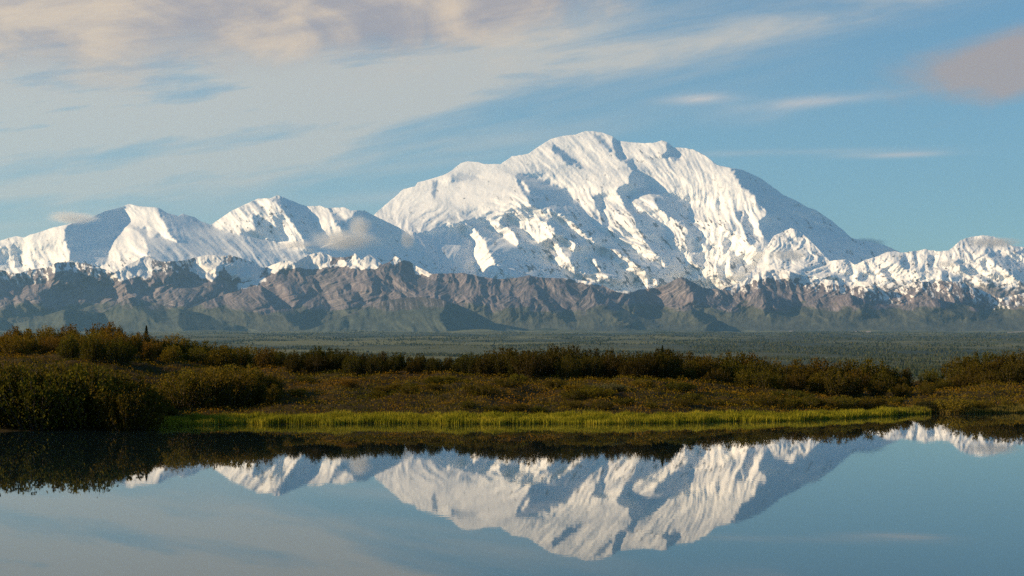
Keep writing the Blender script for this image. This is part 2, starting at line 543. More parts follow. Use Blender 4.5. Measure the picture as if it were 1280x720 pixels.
def snow_M(U, V, S, rise, vs):
    n = fbm(U / 8, V / 8, 81, 4, 0.6)
    n2 = ridged((U - 0.8 * V) / 6, V / 20, 86, 3)
    a = 0.86 - 0.35 * np.clip(n2 - 0.62, 0, 1) * 2.0 - 0.28 * np.clip(n, 0, 1)
    low = np.clip((V - 318) / 35, 0, 1)
    a = a - 0.20 * low * np.clip(n * 2 + 0.2, 0, 1)
    st = fbm((U - 0.75 * V) / 7.5, V / 17, 83, 5, 0.72)
    zone = np.clip((V - 225) / 50, 0.12, 1) * np.interp(U, [600, 660, 900, 960], [0.25, 1, 1, 0.6])
    zone = np.maximum(zone, np.exp(-((U - 800) / 40) ** 2 - ((V - 200) / 18) ** 2) * 0.7)
    a = a - 0.42 * zone * np.clip(2.6 * st - 0.45, 0, 1)
    return a - 0.10 * np.clip(rise - 0.8, 0, 1) * np.clip(n * 2, 0, 1)


def amp_M(U, V, S):
    base = np.interp(V, [164, 230, 300, 350], [0.55, 0.9, 1.5, 1.7])
    smooth = np.clip((U - 900) / 30, 0, 1) * 0.35
    smooth_left = np.clip((640 - U) / 40, 0, 1) * np.clip((275 - V) / 20, 0, 1) * 0.3
    return base * (1 - smooth - smooth_left) * (1 - 0.7 * S)


relief('mountain_massif', SKY_M, 372, 37500, 1.5, -0.38, 1.5, SH_M, LIT_M, fall_M, amp_M, MAT_ROCK_SNOW, snow_M,
       step=0.7, rows=290, seed=1, jag=0.6,
       tex=lambda U, V: np.clip(0.28 + 0.75 * np.clip((V - 236) / 30, 0, 1) - 0.45 * np.clip((640 - U) / 40, 0, 1) * np.clip((285 - V) / 20, 0, 1)
                                + 0.12 * np.clip((U - 800) / 20, 0, 1) * np.clip((V - 178) / 10, 0, 1) - 0.3 * np.exp(-((U - 915) / 35) ** 2 - ((V - 237) / 18) ** 2), 0.12, 1.1))

# ------------------------------------------------------------------ western snow range
SKY_L = [(-120, 322), (-60, 310), (-20, 305), (0, 301), (9, 298), (20, 295), (30, 297), (36, 294), (50, 290), (66, 284.5), (86, 280), (109, 273.5),
         (134, 263), (150, 259.5), (161, 255), (175, 258), (194, 259), (200, 260.5), (209, 266), (223, 270), (229, 267), (244, 272),
         (252, 277), (264, 281), (287, 265), (303, 257), (323, 248), (337, 248), (347, 244), (358, 248), (377, 256), (387, 258),
         (400, 257), (408, 260), (416, 259.5), (431, 259), (439, 263), (455, 263), (469, 270), (481, 276), (500, 285), (510, 292),
         (522, 304), (545, 330), (565, 360)]
SH_L = [
    [(86, 278), (109, 270), (134, 259), (152, 261), (161, 274), (153, 285), (141, 298), (137, 306), (136, 327), (125, 334), (112, 328),
     (87, 328), (86, 315), (80, 299), (81, 287)],
    [(167, 284), (183, 282), (186, 298), (189, 318), (186, 320), (180, 296)],
    [(195, 256), (209, 262), (244, 268), (264, 279), (268, 284), (281, 290), (297, 292), (303, 288), (318, 293), (327, 297), (340, 300),
     (350, 310), (375, 310), (400, 322), (400, 360), (200, 360), (190, 325), (186, 298), (200, 292), (217, 303), (224, 306), (209, 289),
     (200, 272)],
    [(316, 267), (328, 271), (336, 281), (350, 305), (344, 303), (330, 292), (319, 281)],
    [(339, 250), (356, 247), (377, 253), (387, 260), (394, 281), (400, 290), (404, 315), (384, 315), (378, 299), (369, 283), (359, 266),
     (347, 254)],
    [(408, 258), (423, 270), (437, 276), (441, 291), (430, 291), (419, 277)],
    [(447, 262), (469, 268), (500, 282), (570, 340), (570, 380), (400, 380), (400, 308), (430, 302), (441, 291), (438, 276)],
    [(14, 308), (19, 302), (24, 322), (26, 334), (20, 333), (15, 322)],
    (0.6, [(-120, 330), (0, 310), (10, 315), (12, 335), (0, 340), (-120, 345)]),
]
LIT_L = [[(203, 270), (209, 289), (223, 305), (217, 303), (200, 292)]]


def snow_L(U, V, S, rise, vs):
    n = fbm(U / 8, V / 6, 181, 4, 0.6)
    n2 = ridged((U - 0.7 * V) / 6, V / 22, 186, 3)
    a = 0.86 - 0.5 * np.clip(n2 - 0.66, 0, 1) * 2 - 0.2 * np.clip(n, 0, 1)
    rocky = np.exp(-((U - 330) / 45) ** 2 - ((V - 275) / 22) ** 2)
    return a - 0.35 * rocky * np.clip(n * 2.5, 0, 1) - 0.2 * np.clip((V - 312) / 20, 0, 1) * np.clip(n * 2 + .3, 0, 1)


relief('mountain_range', SKY_L, 372, 33500, 1.5, -0.34, 1.15, SH_L, LIT_L,
       lambda U, V: np.interp(U, [-120, 100, 200, 330, 420, 560], [-0.1, 0.2, 0.7, 0.8, 0.5, 0.9]) + 0.3 * gnoise(U / 60, V / 60, 15),
       lambda U, V, S: (0.8 + 0.5 * np.clip((V - 290) / 40, 0, 1)) * (1 - 0.6 * S), MAT_ROCK_SNOW, snow_L, step=0.8, rows=190, seed=101, jag=0.6,
       tex=lambda U, V: np.clip(0.35 + 0.6 * np.exp(-((U - 330) / 60) ** 2) + 0.4 * np.clip((V - 300) / 20, 0, 1), 0, 1))

# ------------------------------------------------------------------ eastern snow range
SKY_R = [(905, 372), (930, 352), (950, 325), (962, 303), (968, 294), (976, 291), (988, 285), (997.5, 287), (1010, 298), (1022, 310), (1030, 319),
         (1037, 326), (1058, 324), (1069, 331), (1080, 325.5), (1098, 320), (1107, 315.5), (1119, 314), (1129, 316), (1140, 314), (1151, 313),
         (1157.5, 310.6), (1162, 313), (1176, 314), (1186, 313), (1190, 310), (1201, 300), (1216, 295.6), (1229, 294), (1242, 295.6),
         (1251, 300), (1264, 307), (1280, 309), (1300, 304), (1340, 318), (1400, 325)]
SH_R = [
    [(1124, 330), (1130, 315), (1134, 326), (1137, 340), (1128, 333)],
    [(1150, 340), (1154, 330), (1157, 338)], [(1160, 320), (1166, 320), (1165, 335), (1161, 338)],
    [(1192, 329), (1199, 322), (1206, 335), (1219, 342), (1236, 347), (1240, 352), (1255, 356), (1245, 360), (1232, 352), (1215, 342), (1200, 334)],
    [(1224, 324), (1230, 325), (1236, 340), (1230, 340)],
    [(1231, 314), (1250, 313), (1252, 319), (1270, 325), (1285, 331), (1310, 345), (1280, 355), (1270, 347), (1251, 336), (1240, 324)],
    [(1264, 314), (1285, 311), (1290, 320), (1270, 317)],
    [(1189, 340), (1200, 345), (1202, 350), (1190, 351)],
    [(993, 337), (1010, 336), (1024, 341), (1012, 345), (1000, 344)], [(1038, 341), (1060, 343), (1062, 350), (1040, 348)],
    (0.7, [(982, 296), (990, 298), (1000, 308), (990, 306)]), [(1072, 344), (1084, 343), (1082, 350), (1074, 351)],
    [(1098, 335), (1106, 337), (1122, 352), (1112, 352)], [(1176, 335), (1186, 340), (1188, 352), (1180, 350)],
    [(1300, 306), (1330, 312), (1400, 330), (1400, 360), (1340, 350), (1310, 330)],
]


def snow_R(U, V, S, rise, vs):
    n = fbm(U / 6, V / 5, 281, 4, 0.6)
    line = 348 + 8 * fbm(U / 25, U * 0, 288, 3)
    return 0.82 - 0.45 * np.clip(n * 1.6, 0, 1) - 0.7 * np.clip((V - line) / 22, 0, 1)


relief('mountain_ridge', SKY_R, 392, 34500, 1.5, -0.28, 1.3, SH_R, [],
       lambda U, V: np.interp(U, [905, 1030, 1150, 1400], [0.3, 0.2, 0.4, 0.8]) + 0.5 * gnoise(U / 30, V / 60, 25),
       lambda U, V, S: (1.5 + 0.3 * np.clip((V - 330) / 20, 0, 1)) * (1 - 0.5 * S), MAT_ROCK_SNOW, snow_R, step=0.7, rows=170, seed=201, tex=lambda U, V: 0.85 + 0 * U, pyr=0.5, peaks=(930, 972, 990, 1015, 1050, 1080, 1107, 1133, 1157, 1180, 1205, 1229, 1258, 1300, 1340))

# ------------------------------------------------------------------ bare foothills in front of the snow
SKY_F = [(-120, 345), (-40, 338), (0, 337), (20, 342), (40, 337), (60, 334), (71, 328), (84, 327.5), (109, 329), (122, 334), (136, 338), (142, 341),
         (160, 331), (180, 320), (187, 321), (200, 327), (209, 327), (233, 325), (247, 321), (262, 318), (278, 320), (287, 319), (300, 322),
         (316, 328), (330, 335), (336, 333), (356, 325), (370, 328), (384, 319), (400, 315), (408, 318), (420, 322), (437, 321),
         (444, 316.5), (451, 325), (462, 318), (469, 323), (478, 331), (487, 327), (494, 320), (502, 324), (512, 327), (525, 335),
         (539, 342), (556, 342), (580, 341), (602, 346), (624, 349), (646, 347), (660, 344), (677, 347), (709, 348), (738, 352),
         (752, 356), (771, 365), (785, 367), (799, 362), (818, 360), (832, 356), (846, 348), (852, 346), (865, 352), (880, 360), (900, 362),
         (920, 355), (940, 347), (953, 339), (965, 337), (980, 337), (995, 342), (1010, 348), (1040, 350), (1060, 353), (1085, 352), (1110, 366),
         (1140, 353), (1160, 352), (1175, 351), (1200, 353), (1225, 362), (1250, 373), (1280, 366), (1320, 362), (1400, 370)]
SH_F = [
    [(0, 341), (10, 350), (16, 348), (24, 351), (28, 358), (26, 368), (10, 367), (0, 360), (-30, 360), (-30, 345)],
    [(62, 340), (72, 328), (90, 329), (113, 356), (109, 359), (97, 359), (78, 350), (66, 348)],
    [(114, 334), (125, 334), (141, 341), (141, 351), (133, 359), (125, 347)],
    [(42, 367), (62, 359), (73, 354), (81, 367), (97, 375), (95, 384), (62, 390), (53, 392), (45, 375)],
    [(23, 372), (31, 375), (47, 390), (41, 393), (30, 382)],
    [(160, 338), (172, 330), (180, 326), (182, 345), (172, 348)], [(189, 322), (201, 326), (203, 362), (189, 361)],
    [(200, 328), (236, 327), (247, 347), (255, 356), (225, 358), (217, 356), (200, 351)],
    [(278, 322), (300, 320), (330, 333), (334, 345), (309, 348), (294, 353), (269, 342)],
    [(269, 345), (278, 347), (294, 353), (280, 364), (261, 373), (258, 370), (264, 357)],
    [(344, 340), (355, 335), (372, 351), (383, 378), (380, 382), (366, 365), (345, 351)],
    [(337, 367), (356, 378), (375, 392), (400, 403), (400, 412), (384, 407), (356, 386)],
    [(310, 368), (316, 367), (320, 376), (314, 376)],
    (0.7, [(481, 331), (490, 329), (505, 331), (516, 341), (539, 350), (557, 363), (569, 380), (597, 395), (550, 393), (546, 367),
           (512, 356), (497, 348), (490, 341)]),
    [(539, 350), (559, 354), (561, 367), (542, 361)], [(441, 363), (447, 365), (458, 382), (452, 382)],
    [(478, 333), (484, 333), (492, 362), (486, 362)],
    [(659, 348), (668, 344), (677, 348), (692, 367), (702, 376), (700, 384), (691, 382), (674, 369), (664, 361)],
    [(739, 354), (752, 356), (771, 365), (799, 374), (818, 380), (842, 391), (820, 393), (812, 397), (790, 389), (771, 382), (756, 367)],
    [(726, 369), (734, 369), (745, 376), (771, 391), (790, 401), (771, 402), (745, 395), (730, 382)],
    [(756, 352), (794, 357), (809, 367), (816, 374), (799, 374), (771, 365)],
    [(848, 384), (861, 378), (864, 389), (852, 389)],
    [(852, 344), (870, 349), (886, 360), (905, 378), (891, 385), (877, 371), (860, 358)],
    (0.8, [(954, 342), (962, 345), (974, 372), (966, 370)]),
    [(1095, 352), (1102, 352), (1117, 367), (1110, 370)], (0.7, [(1080, 372), (1125, 380), (1160, 390), (1150, 400), (1080, 385)]),
    [(1192, 352), (1225, 360), (1250, 382), (1240, 380), (1212, 365)],
    (0.8, [(583, 370), (590, 372), (600, 384), (592, 384)]),
]
SNOW_F = [
    [(238, 338), (247, 320), (262, 316), (278, 318), (279, 335), (272, 345), (266, 352), (258, 350), (248, 346)],
    [(278, 330), (300, 326), (330, 333), (325, 348), (305, 350), (290, 348)],
    [(333, 340), (336, 331), (356, 323), (370, 326), (384, 317), (400, 313), (414, 318), (414, 334), (400, 336), (372, 335), (355, 334), (343, 342)],
    [(296, 354), (312, 350), (332, 346), (332, 352), (300, 363)],
    [(414, 332), (424, 326), (437, 324), (444, 314), (452, 323), (462, 316), (480, 330), (468, 336), (450, 336), (436, 334)],
    [(488, 329), (494, 318), (506, 326), (498, 331)],
    [(512, 326), (525, 333), (541, 342), (535, 347), (520, 342)],
    [(141, 345), (160, 329), (180, 318), (190, 322), (190, 345), (182, 350), (172, 345), (150, 352)],
    [(900, 364), (920, 354), (940, 346), (953, 337), (965, 335), (985, 335), (1000, 344), (985, 350), (955, 347), (925, 359)],
    [(1000, 346), (1080, 350), (1095, 353), (1095, 358), (1040, 356), (1000, 352)],
    [(700, 346), (738, 350), (752, 353), (752, 357), (730, 354)],
]


def snow_F(U, V, S, rise, vs):
    wu, wv_ = U + 4 * fbm(U / 8, V / 8, 381, 3), V + 4 * fbm(U / 8, V / 8, 385, 3)
    a = np.zeros(U.shape)
    for p in SNOW_F:
        a = np.maximum(a, inside(wu, wv_, p) * 0.78)
    st = ridged((U - 0.5 * (V - vs)) / 4.5, V / 40, 388, 2)
    dist = np.clip(1 - (V - vs) / 26, 0, 1)
    a = np.maximum(a, 0.62 * dist * np.clip(st * 1.6 - 0.55, 0, 1) * np.interp(U, [0, 140, 250, 560, 600, 880, 950, 1280], [1, 1, 1, .6, .3, .5, 1.2, 1.2]))
    dust = np.interp(U, [0, 60, 130, 330, 480, 850, 930, 1280], [.6, .75, .65, .55, .1, .1, .6, .65])
    n = fbm((U - 0.3 * V) / 5, V / 9, 395, 4, 0.65)
    a = np.maximum(a, dust * np.clip(1.15 - (V - vs) / np.interp(U, [0, 900, 960, 1280], [26, 22, 36, 30]), 0, 1) * np.clip(0.55 + 2.6 * n, 0, 1.35))
    return a - 0.25 * np.clip(fbm(U / 5, V / 5, 391, 3), 0, 1)


def fall_F(U, V):
    return 1.3 * gnoise(U / 75, U * 0 + 4.2, 31)


def base_F(us):
    return 424 + 0 * us


relief('foothills', SKY_F, 424, 27000, 1.7, -0.12, 1.15, SH_F, [], fall_F,
       lambda U, V, S: np.interp(V, [320, 345, 385, 408, 424], [0.8, 1.0, 0.8, 0.4, 0.1]) * (1 - 0.45 * S), MAT_FOOT, snow_F,
       step=0.75, rows=190, seed=301, wv=0.03, big=34.0, pyr=0.9, peaks=(-60, -20, 15, 45, 72, 108, 138, 180, 215, 262, 300, 352, 398, 444, 494, 545, 585, 622, 660, 700, 737, 790, 852, 905, 953, 985, 1030, 1085, 1148, 1195, 1262, 1330), tex=lambda U, V: np.interp(V, [320, 345, 385, 408], [0.95, 0.95, 0.7, 0.1]))

# lower spurs standing in front of the foothill crest
SKY_H = [(150, 415), (180, 408), (215, 396), (240, 384), (262, 375), (285, 367), (310, 360), (326, 357), (337, 363), (356, 377), (375, 391), (398, 405),
         (415, 412), (440, 405), (455, 392), (466, 378), (480, 368), (494, 362), (505, 368), (520, 380), (540, 392), (565, 404), (590, 410),
         (615, 400), (632, 385), (648, 372), (660, 360), (668, 354), (680, 362), (692, 374), (703, 385), (712, 388), (722, 376), (731, 362),
         (738, 357), (752, 366), (771, 380), (790, 392), (812, 400), (835, 396), (850, 388), (862, 381), (872, 388), (890, 394), (915, 385),
         (935, 370), (950, 360), (960, 363), (980, 372), (1000, 380), (1030, 372), (1060, 367), (1085, 376), (1110, 388), (1140, 380),
         (1170, 373), (1200, 380), (1240, 390), (1290, 380), (1400, 372)]


def right_flanks(sky):
    """the faces right of each summit turn away from the morning sun"""
    out, i = [], 0
    while i < len(sky) - 1:
        if sky[i + 1][1] > sky[i][1]:
            j = i
            while j < len(sky) - 1 and sky[j + 1][1] > sky[j][1]:
                j += 1
            (px, py), (vx, vy) = sky[i], sky[j]
            L = vx - px
            out.append([(px - 1, py - 4)] + [(a, b - 5) for a, b in sky[i + 1:j]] + [(vx, vy - 3), (vx + 0.25 * L, vy + 9), (px + 0.72 * L, vy + 7),
                        (px + 0.42 * L, py + 0.62 * (vy - py) + 12), (px + 0.12 * L, py + 0.3 * (vy - py) + 7)])
            i = j
        else:
            i += 1
    return out


relief('foothill_spurs', SKY_H, 426, 25600, 1.7, -0.12, 1.35, right_flanks(SKY_H), [],
       lambda U, V: 1.2 * gnoise(U / 60, U * 0 + 7.7, 33), lambda U, V, S: np.interp(V, [350, 385, 408, 424], [0.9, 0.9, 0.4, 0.1]) * (1 - 0.5 * S),
       MAT_FOOT, lambda U, V, S, r, vs: 0.30 * np.clip(fbm((U - 0.3 * V) / 4, V / 9, 495, 3), 0, 1) * np.clip((U - 880) / 60, 0, 1), step=0.75, rows=130,
       seed=451, wv=0.03, big=22.0, pyr=0.6, peaks=(215, 262, 300, 327, 362, 440, 470, 494, 530, 632, 666, 700, 738, 775, 835, 862, 900, 948, 985, 1020, 1060, 1100, 1170, 1215, 1290, 1340), tex=lambda U, V: np.interp(V, [350, 385, 408], [0.75, 0.6, 0.1]))

# ------------------------------------------------------------------ smooth green hills at the foot
SKY_G = [(-160, 395), (-60, 385), (-20, 388), (0, 396), (14, 404), (27, 403), (39, 400), (60, 393), (80, 387), (100, 388), (128, 391), (142, 383),
         (156, 374), (166, 371), (182, 376), (200, 381), (225, 386), (250, 391), (275, 399), (300, 407), (330, 415), (360, 416), (390, 411),
         (424, 398), (440, 391), (460, 383), (480, 376), (505, 372), (530, 371), (550, 374), (570, 380), (587, 387), (605, 396),
         (621, 405), (640, 412), (680, 416), (760, 419), (870, 412), (882, 406), (894, 400), (901, 401), (911, 407), (930, 412), (1000, 418)]
SH_G = [
    [(80, 387), (100, 386), (130, 390), (132, 404), (128, 415), (80, 410)],
    [(156, 370), (166, 368), (182, 376), (200, 383), (215, 400), (195, 402), (176, 388), (164, 379)],
    [(225, 385), (250, 389), (278, 402), (310, 412), (300, 425), (237, 425), (222, 404)],
    [(560, 374), (570, 377), (587, 385), (605, 394), (625, 405), (645, 413), (606, 418), (562, 416), (548, 396), (556, 385)],
    [(882, 408), (894, 398), (903, 400), (914, 408), (930, 418), (880, 420)],
    (0.8, [(0, 396), (14, 402), (20, 415), (5, 420), (-6, 405)]),
    (0.7, [(424, 402), (434, 401), (436, 410), (425, 412)]),
]
relief('hills', SKY_G, 428, 24500, 2.2, -0.28, 1.8, SH_G, [], lambda U, V: 0.8 * gnoise(U / 60, V / 60, 45) + 0.3,
       lambda U, V, S: 0.9 * (1 - 0.5 * S), MAT_HILL, lambda U, V, S, r, vs: 0 * U, step=1.0, rows=90, seed=401, wv=0.08, jag=0.4)

# ------------------------------------------------------------------ ground: pond bank, tundra plain out to the mountains
BANK = {  # bearing -> (distance, height) pairs behind the waterline
    -300: ((54, 0), (58, .3), (66, 1.4), (78, 2.9), (88, 3.2), (104, 2.2)),
    0:   ((56, 0), (60, .4), (68, 1.4), (76, 2.35), (83, 2.75), (100, 1.8)),
    130: ((57, 0), (62, .4), (68, 1.3), (76, 2.3), (83, 2.75), (100, 2.0)),
    200: ((60, 0), (64, .3), (70, 1.1), (78, 2.1), (84, 2.5), (100, 1.8)),
    300: ((62, 0), (66, .5), (70, 1.0), (78, 1.75), (84, 2.0), (100, 1.3)),
    450: ((62, 0), (66, .6), (70, 1.05), (77, 1.55), (84, 1.65), (100, .9)),
    650: ((62, 0), (66, .55), (70, 1.0), (77, 1.45), (84, 1.5), (100, .8)),
    820: ((62.5, 0), (66, .5), (70, .9), (77, 1.35), (84, 1.4), (100, .7)),
    950: ((64, 0), (67, .35), (71, .6), (77, .85), (86, .9), (100, .3)),
    1100: ((68, 0), (71, .22), (76, .35), (84, .5), (92, .5), (106, 0)),
    1170: ((71.5, 0), (74, .22), (79, .45), (87, .7), (94, .8), (108, .2)),
    1280: ((72, 0), (76, .4), (82, .75), (90, 1.1), (96, 1.2), (112, .8)),
    1600: ((74, 0), (78, .5), (84, 1.0), (92, 1.5), (99, 1.7), (116, 1.0)),
}
_bk = sorted(BANK)
_bd = np.array([[p[0] for p in BANK[k]] for k in _bk])
_bz = np.array([[p[1] for p in BANK[k]] for k in _bk])
PLAIN = ((160, -4), (400, -22), (1200, -46), (3000, -62), (5000, -60), (8000, -30), (12000, 25), (18000, 120), (24000, 200), (28000, 280),
         (34000, 400), (60000, 900))


def shore(az):
    u = 640 + F * np.tan(np.clip(az, -0.6, 0.6))
    d0 = np.interp(u, _bk, _bd[:, 0])
    k = np.clip((np.abs(az) - 0.6) / (math.pi - 0.6), 0, 1)
    k = k * k * (3 - 2 * k)
    return d0 * (1 - k) + 2.2 * k + 0.35 * np.sin(az * 61) * (1 - k) + 0.25 * gnoise(az * 70, az * 0, 51)


def ground_z(az, y):
    """az bearing, y distance (measured along the view axis within the front sector)"""
    u = 640 + F * np.tan(np.clip(az, -0.6, 0.6))
    i = np.clip(np.searchsorted(_bk, u) - 1, 0, len(_bk) - 2)
    a = np.clip((u - np.array(_bk)[i]) / (np.array(_bk)[i + 1] - np.array(_bk)[i]), 0, 1)
    a = a * a * (3 - 2 * a)
    d = _bd[i] * (1 - a)[..., None] + _bd[i + 1] * a[..., None]
    z = _bz[i] * (1 - a)[..., None] + _bz[i + 1] * a[..., None]
    s0 = shore(az)
    d = d - d[..., :1] + s0[..., None]
    pz = np.interp(y, [p[0] for p in PLAIN], [p[1] for p in PLAIN])
    out = np.zeros(y.shape)
    out = np.where(y < d[..., 0], -np.minimum(1.2, (d[..., 0] - y) * 0.25), out)
    for k in range(5):
        m = (y >= d[..., k]) & (y < d[..., k + 1])
        t = np.clip((y - d[..., k]) / (d[..., k + 1] - d[..., k]), 0, 1)
        out = np.where(m, z[..., k] + (z[..., k + 1] - z[..., k]) * t, out)
    far = y >= d[..., 5]
    t = np.clip((y - d[..., 5]) / np.maximum(170 - d[..., 5], 1), 0, 1)
    out = np.where(far, z[..., 5] * (1 - t) + pz * t, out)
    X = y * np.tan(np.clip(az, -1.2, 1.2))
    hum = 0.24 * fbm(X / 2.2, y / 1.8, 55, 4, 0.6) + 0.25 * fbm(X / 9, y / 9, 58, 2)
    out = out + hum * np.clip((y - s0 - 0.6) / 5, 0, 1) * np.clip((400 - y) / 200, 0, 1)
    out = out + np.clip((y - 1000) / 3000, 0, 1) * 16 * fbm(X / 900, y / 1300, 61, 4) * np.clip(y / 7000, 0.5, 4)
    return out


def gz(x, y):
    az = np.arctan2(np.asarray(x, float), np.asarray(y, float))
    return ground_z(az, np.asarray(y, float))


def ground_material():
    m, T, bs = principled('tundra_ground')
    pos = T.new('ShaderNodeNewGeometry').outputs['Position']
    bar = T.new('ShaderNodeAttribute', attribute_name='bar').outputs['Fac']
    near = T.new('ShaderNodeAttribute', attribute_name='near').outputs['Fac']
    n1 = T.noise(pos, 0.35, 5, 0.6)
    n2 = T.noise(pos, 2.5, 6, 0.7)
    c_near = T.mix(T.mr(n1, 0.35, 0.65), (0.03, 0.018, 0.005), (0.032, 0.025, 0.006))
    c_near = T.mix(T.mr(n2, 0.45, 0.75), c_near, (0.05, 0.032, 0.01))
    f1 = T.noise(T.mapping(pos, (0.3, 0.8, 1)), 1 / 2200, 7, 0.62)
    f2 = T.noise(T.mapping(pos, (0.4, 1, 1)), 1 / 500, 6, 0.65)
    c_far = T.mix(T.mr(f1, 0.40, 0.60), (0.115, 0.115, 0.045), (0.03, 0.042, 0.024))
    c_far = T.mix(T.mr(f2, 0.5, 0.72, 0, 0.65), c_far, (0.14, 0.13, 0.06))
    wood = T.new('ShaderNodeAttribute', attribute_name='wood').outputs['Fac']
    c_far = T.mix(T.mr(T.m('ADD', wood, T.m('MULTIPLY', T.m('SUBTRACT', f1, 0.5), 2.2)), 0.3, 0.7, 0, 0.6), c_far, (0.02, 0.03, 0.022))
    col = T.mix(near, c_far, c_near)
    bf = T.mr(T.m('ADD', bar, T.m('MULTIPLY', T.m('SUBTRACT', f2, 0.5), 1.2)), 0.4, 0.6)
    col = T.mix(bf, col, (0.30, 0.25, 0.23))
    T.put(bs.inputs['Base Color'], col)
    bs.inputs['Roughness'].default_value = 0.95
    bs.inputs['Specular IOR Level'].default_value = 0.1
    b = T.new('ShaderNodeBump')
    b.inputs['Strength'].default_value = 0.8
    b.inputs['Distance'].default_value = 0.06
    T.put(b.inputs['Height'], n2)
    T.l.new(b.outputs[0], bs.inputs['Normal'])
    return m


def build_ground():
    front = np.radians(np.arange(-27, 27.001, 0.085))
    side = np.radians(np.concatenate([np.arange(28.5, 180, 4.0)]))
    azs = np.concatenate([-side[::-1], front, side])
    rs = np.concatenate([[0.4, 1.2, 2.2, 4, 8, 16, 30, 42, 50], np.arange(53, 112, 0.36),
                         np.geomspace(113, 62000, 330)])
    A, R = np.meshgrid(azs, rs)
    # inside the front sector distance is measured along the view axis, outside it radially
    k = np.clip((np.abs(A) - 0.55) / 0.4, 0, 1)
    Y = R * (np.cos(A) * k + 1 * (1 - k))
    rad = R * (k + (1 - k) / np.maximum(np.cos(A), 0.3))
    x, y = rad * np.sin(A), rad * np.cos(A)
    z = ground_z(A, R)
    U = 640 + F * np.tan(np.clip(A, -1, 1))
    V = 432 - F * (z - CAMZ) / np.maximum(y, 1)
    bar = np.where((R > 20000) & (R < 36000), 1.0, 0) * inside(U, R, [(870, 26300), (930, 25600), (1010, 24300), (1075, 23300), (1090, 23800),
                                                                    (1040, 25000), (960, 26600), (880, 27000)])
    bar = np.maximum(bar, inside(U, R, [(1255, 23600), (1300, 23400), (1300, 24100), (1262, 24000)]) * 1.0)
    near = np.clip(1 - (R - 150) / 600, 0, 1)
    wood = np.interp(U, [-500, 600, 820, 1000, 2000], [0.25, 0.3, 0.5, 0.62, 0.65]) * np.interp(R, [2500, 4500, 7500, 17000, 21000], [0.45, 0.8, 1.0, 0.9, 0.2])
    co = np.stack([x, y, z], -1).reshape(-1, 3)
    faces = grid_faces(len(rs), len(azs), wrap=True)
    me = mesh_np('ground', co, faces, ground_material(), {'bar': bar, 'near': near, 'wood': wood})
    tag(link('ground', me), kind='structure')


build_ground()


def build_water():
    m, T, bs = principled('pond_water')
    pos = T.new('ShaderNodeNewGeometry').outputs['Position']
    bs.inputs['Base Color'].default_value = (0.006, 0.014, 0.016, 1)
    bs.inputs['Roughness'].default_value = 0.012
    bs.inputs['IOR'].default_value = 1.48
    n1 = T.noise(T.mapping(pos, (1.0, 1.3, 1)), 2.6, 3, 0.5)
    streak = T.noise(T.mapping(pos, (0.02, 0.22, 1)), 1.0, 3, 0.5)
    h = T.m('MULTIPLY', n1, T.mr(streak, 0.5, 0.75, 0.6, 2.0))
    b = T.new('ShaderNodeBump')
    b.inputs['Strength'].default_value = 1.0
    b.inputs['Distance'].default_value = 0.0003
    T.put(b.inputs['Height'], h)
    T.l.new(b.outputs[0], bs.inputs['Normal'])
    az = np.linspace(-math.pi, math.pi, 721)[:-1]
    s = shore(az) + 2.0
    k = np.clip((np.abs(az) - 0.55) / 0.4, 0, 1)
    rad = s * (k + (1 - k) / np.maximum(np.cos(az), 0.3))
    rings = np.array([0.02, 0.3, 0.65, 1.0])
    co = np.concatenate([np.stack([rad * q * np.sin(az), rad * q * np.cos(az), 0 * az], -1) for q in rings])
    me = mesh_np('water', co, grid_faces(len(rings), len(az), wrap=True), m, smooth=False)
    tag(link('water', me), kind='structure')


build_water()

# ------------------------------------------------------------------ air
def build_haze():
    x, y0, y1, z0, z1 = 34000, -6000, 64000, -90, 6600
    co = np.array([(-x, y0, z0), (x, y0, z0), (x, y1, z0), (-x, y1, z0), (-x, y0, z1), (x, y0, z1), (x, y1, z1), (-x, y1, z1)], float)
    fc = np.array([(0, 3, 2, 1), (4, 5, 6, 7), (0, 1, 5, 4), (1, 2, 6, 5), (2, 3, 7, 6), (3, 0, 4, 7)])
    m = bpy.data.materials.new('thin_air')
    m.use_nodes = True
    T = NT(m.node_tree)
    T.n.clear()
    o = T.new('ShaderNodeOutputMaterial')
    v = T.new('ShaderNodeVolumePrincipled')
    v.inputs['Color'].default_value = (0.30, 0.62, 1.0, 1)
    v.inputs['Density'].default_value = 1.1e-5
    v.inputs['Anisotropy'].default_value = 0.2
    T.l.new(v.outputs[0], o.inputs['Volume'])
    me = mesh_np('haze', co, fc, m, smooth=False)
    tag(link('haze', me), kind='stuff')


build_haze()


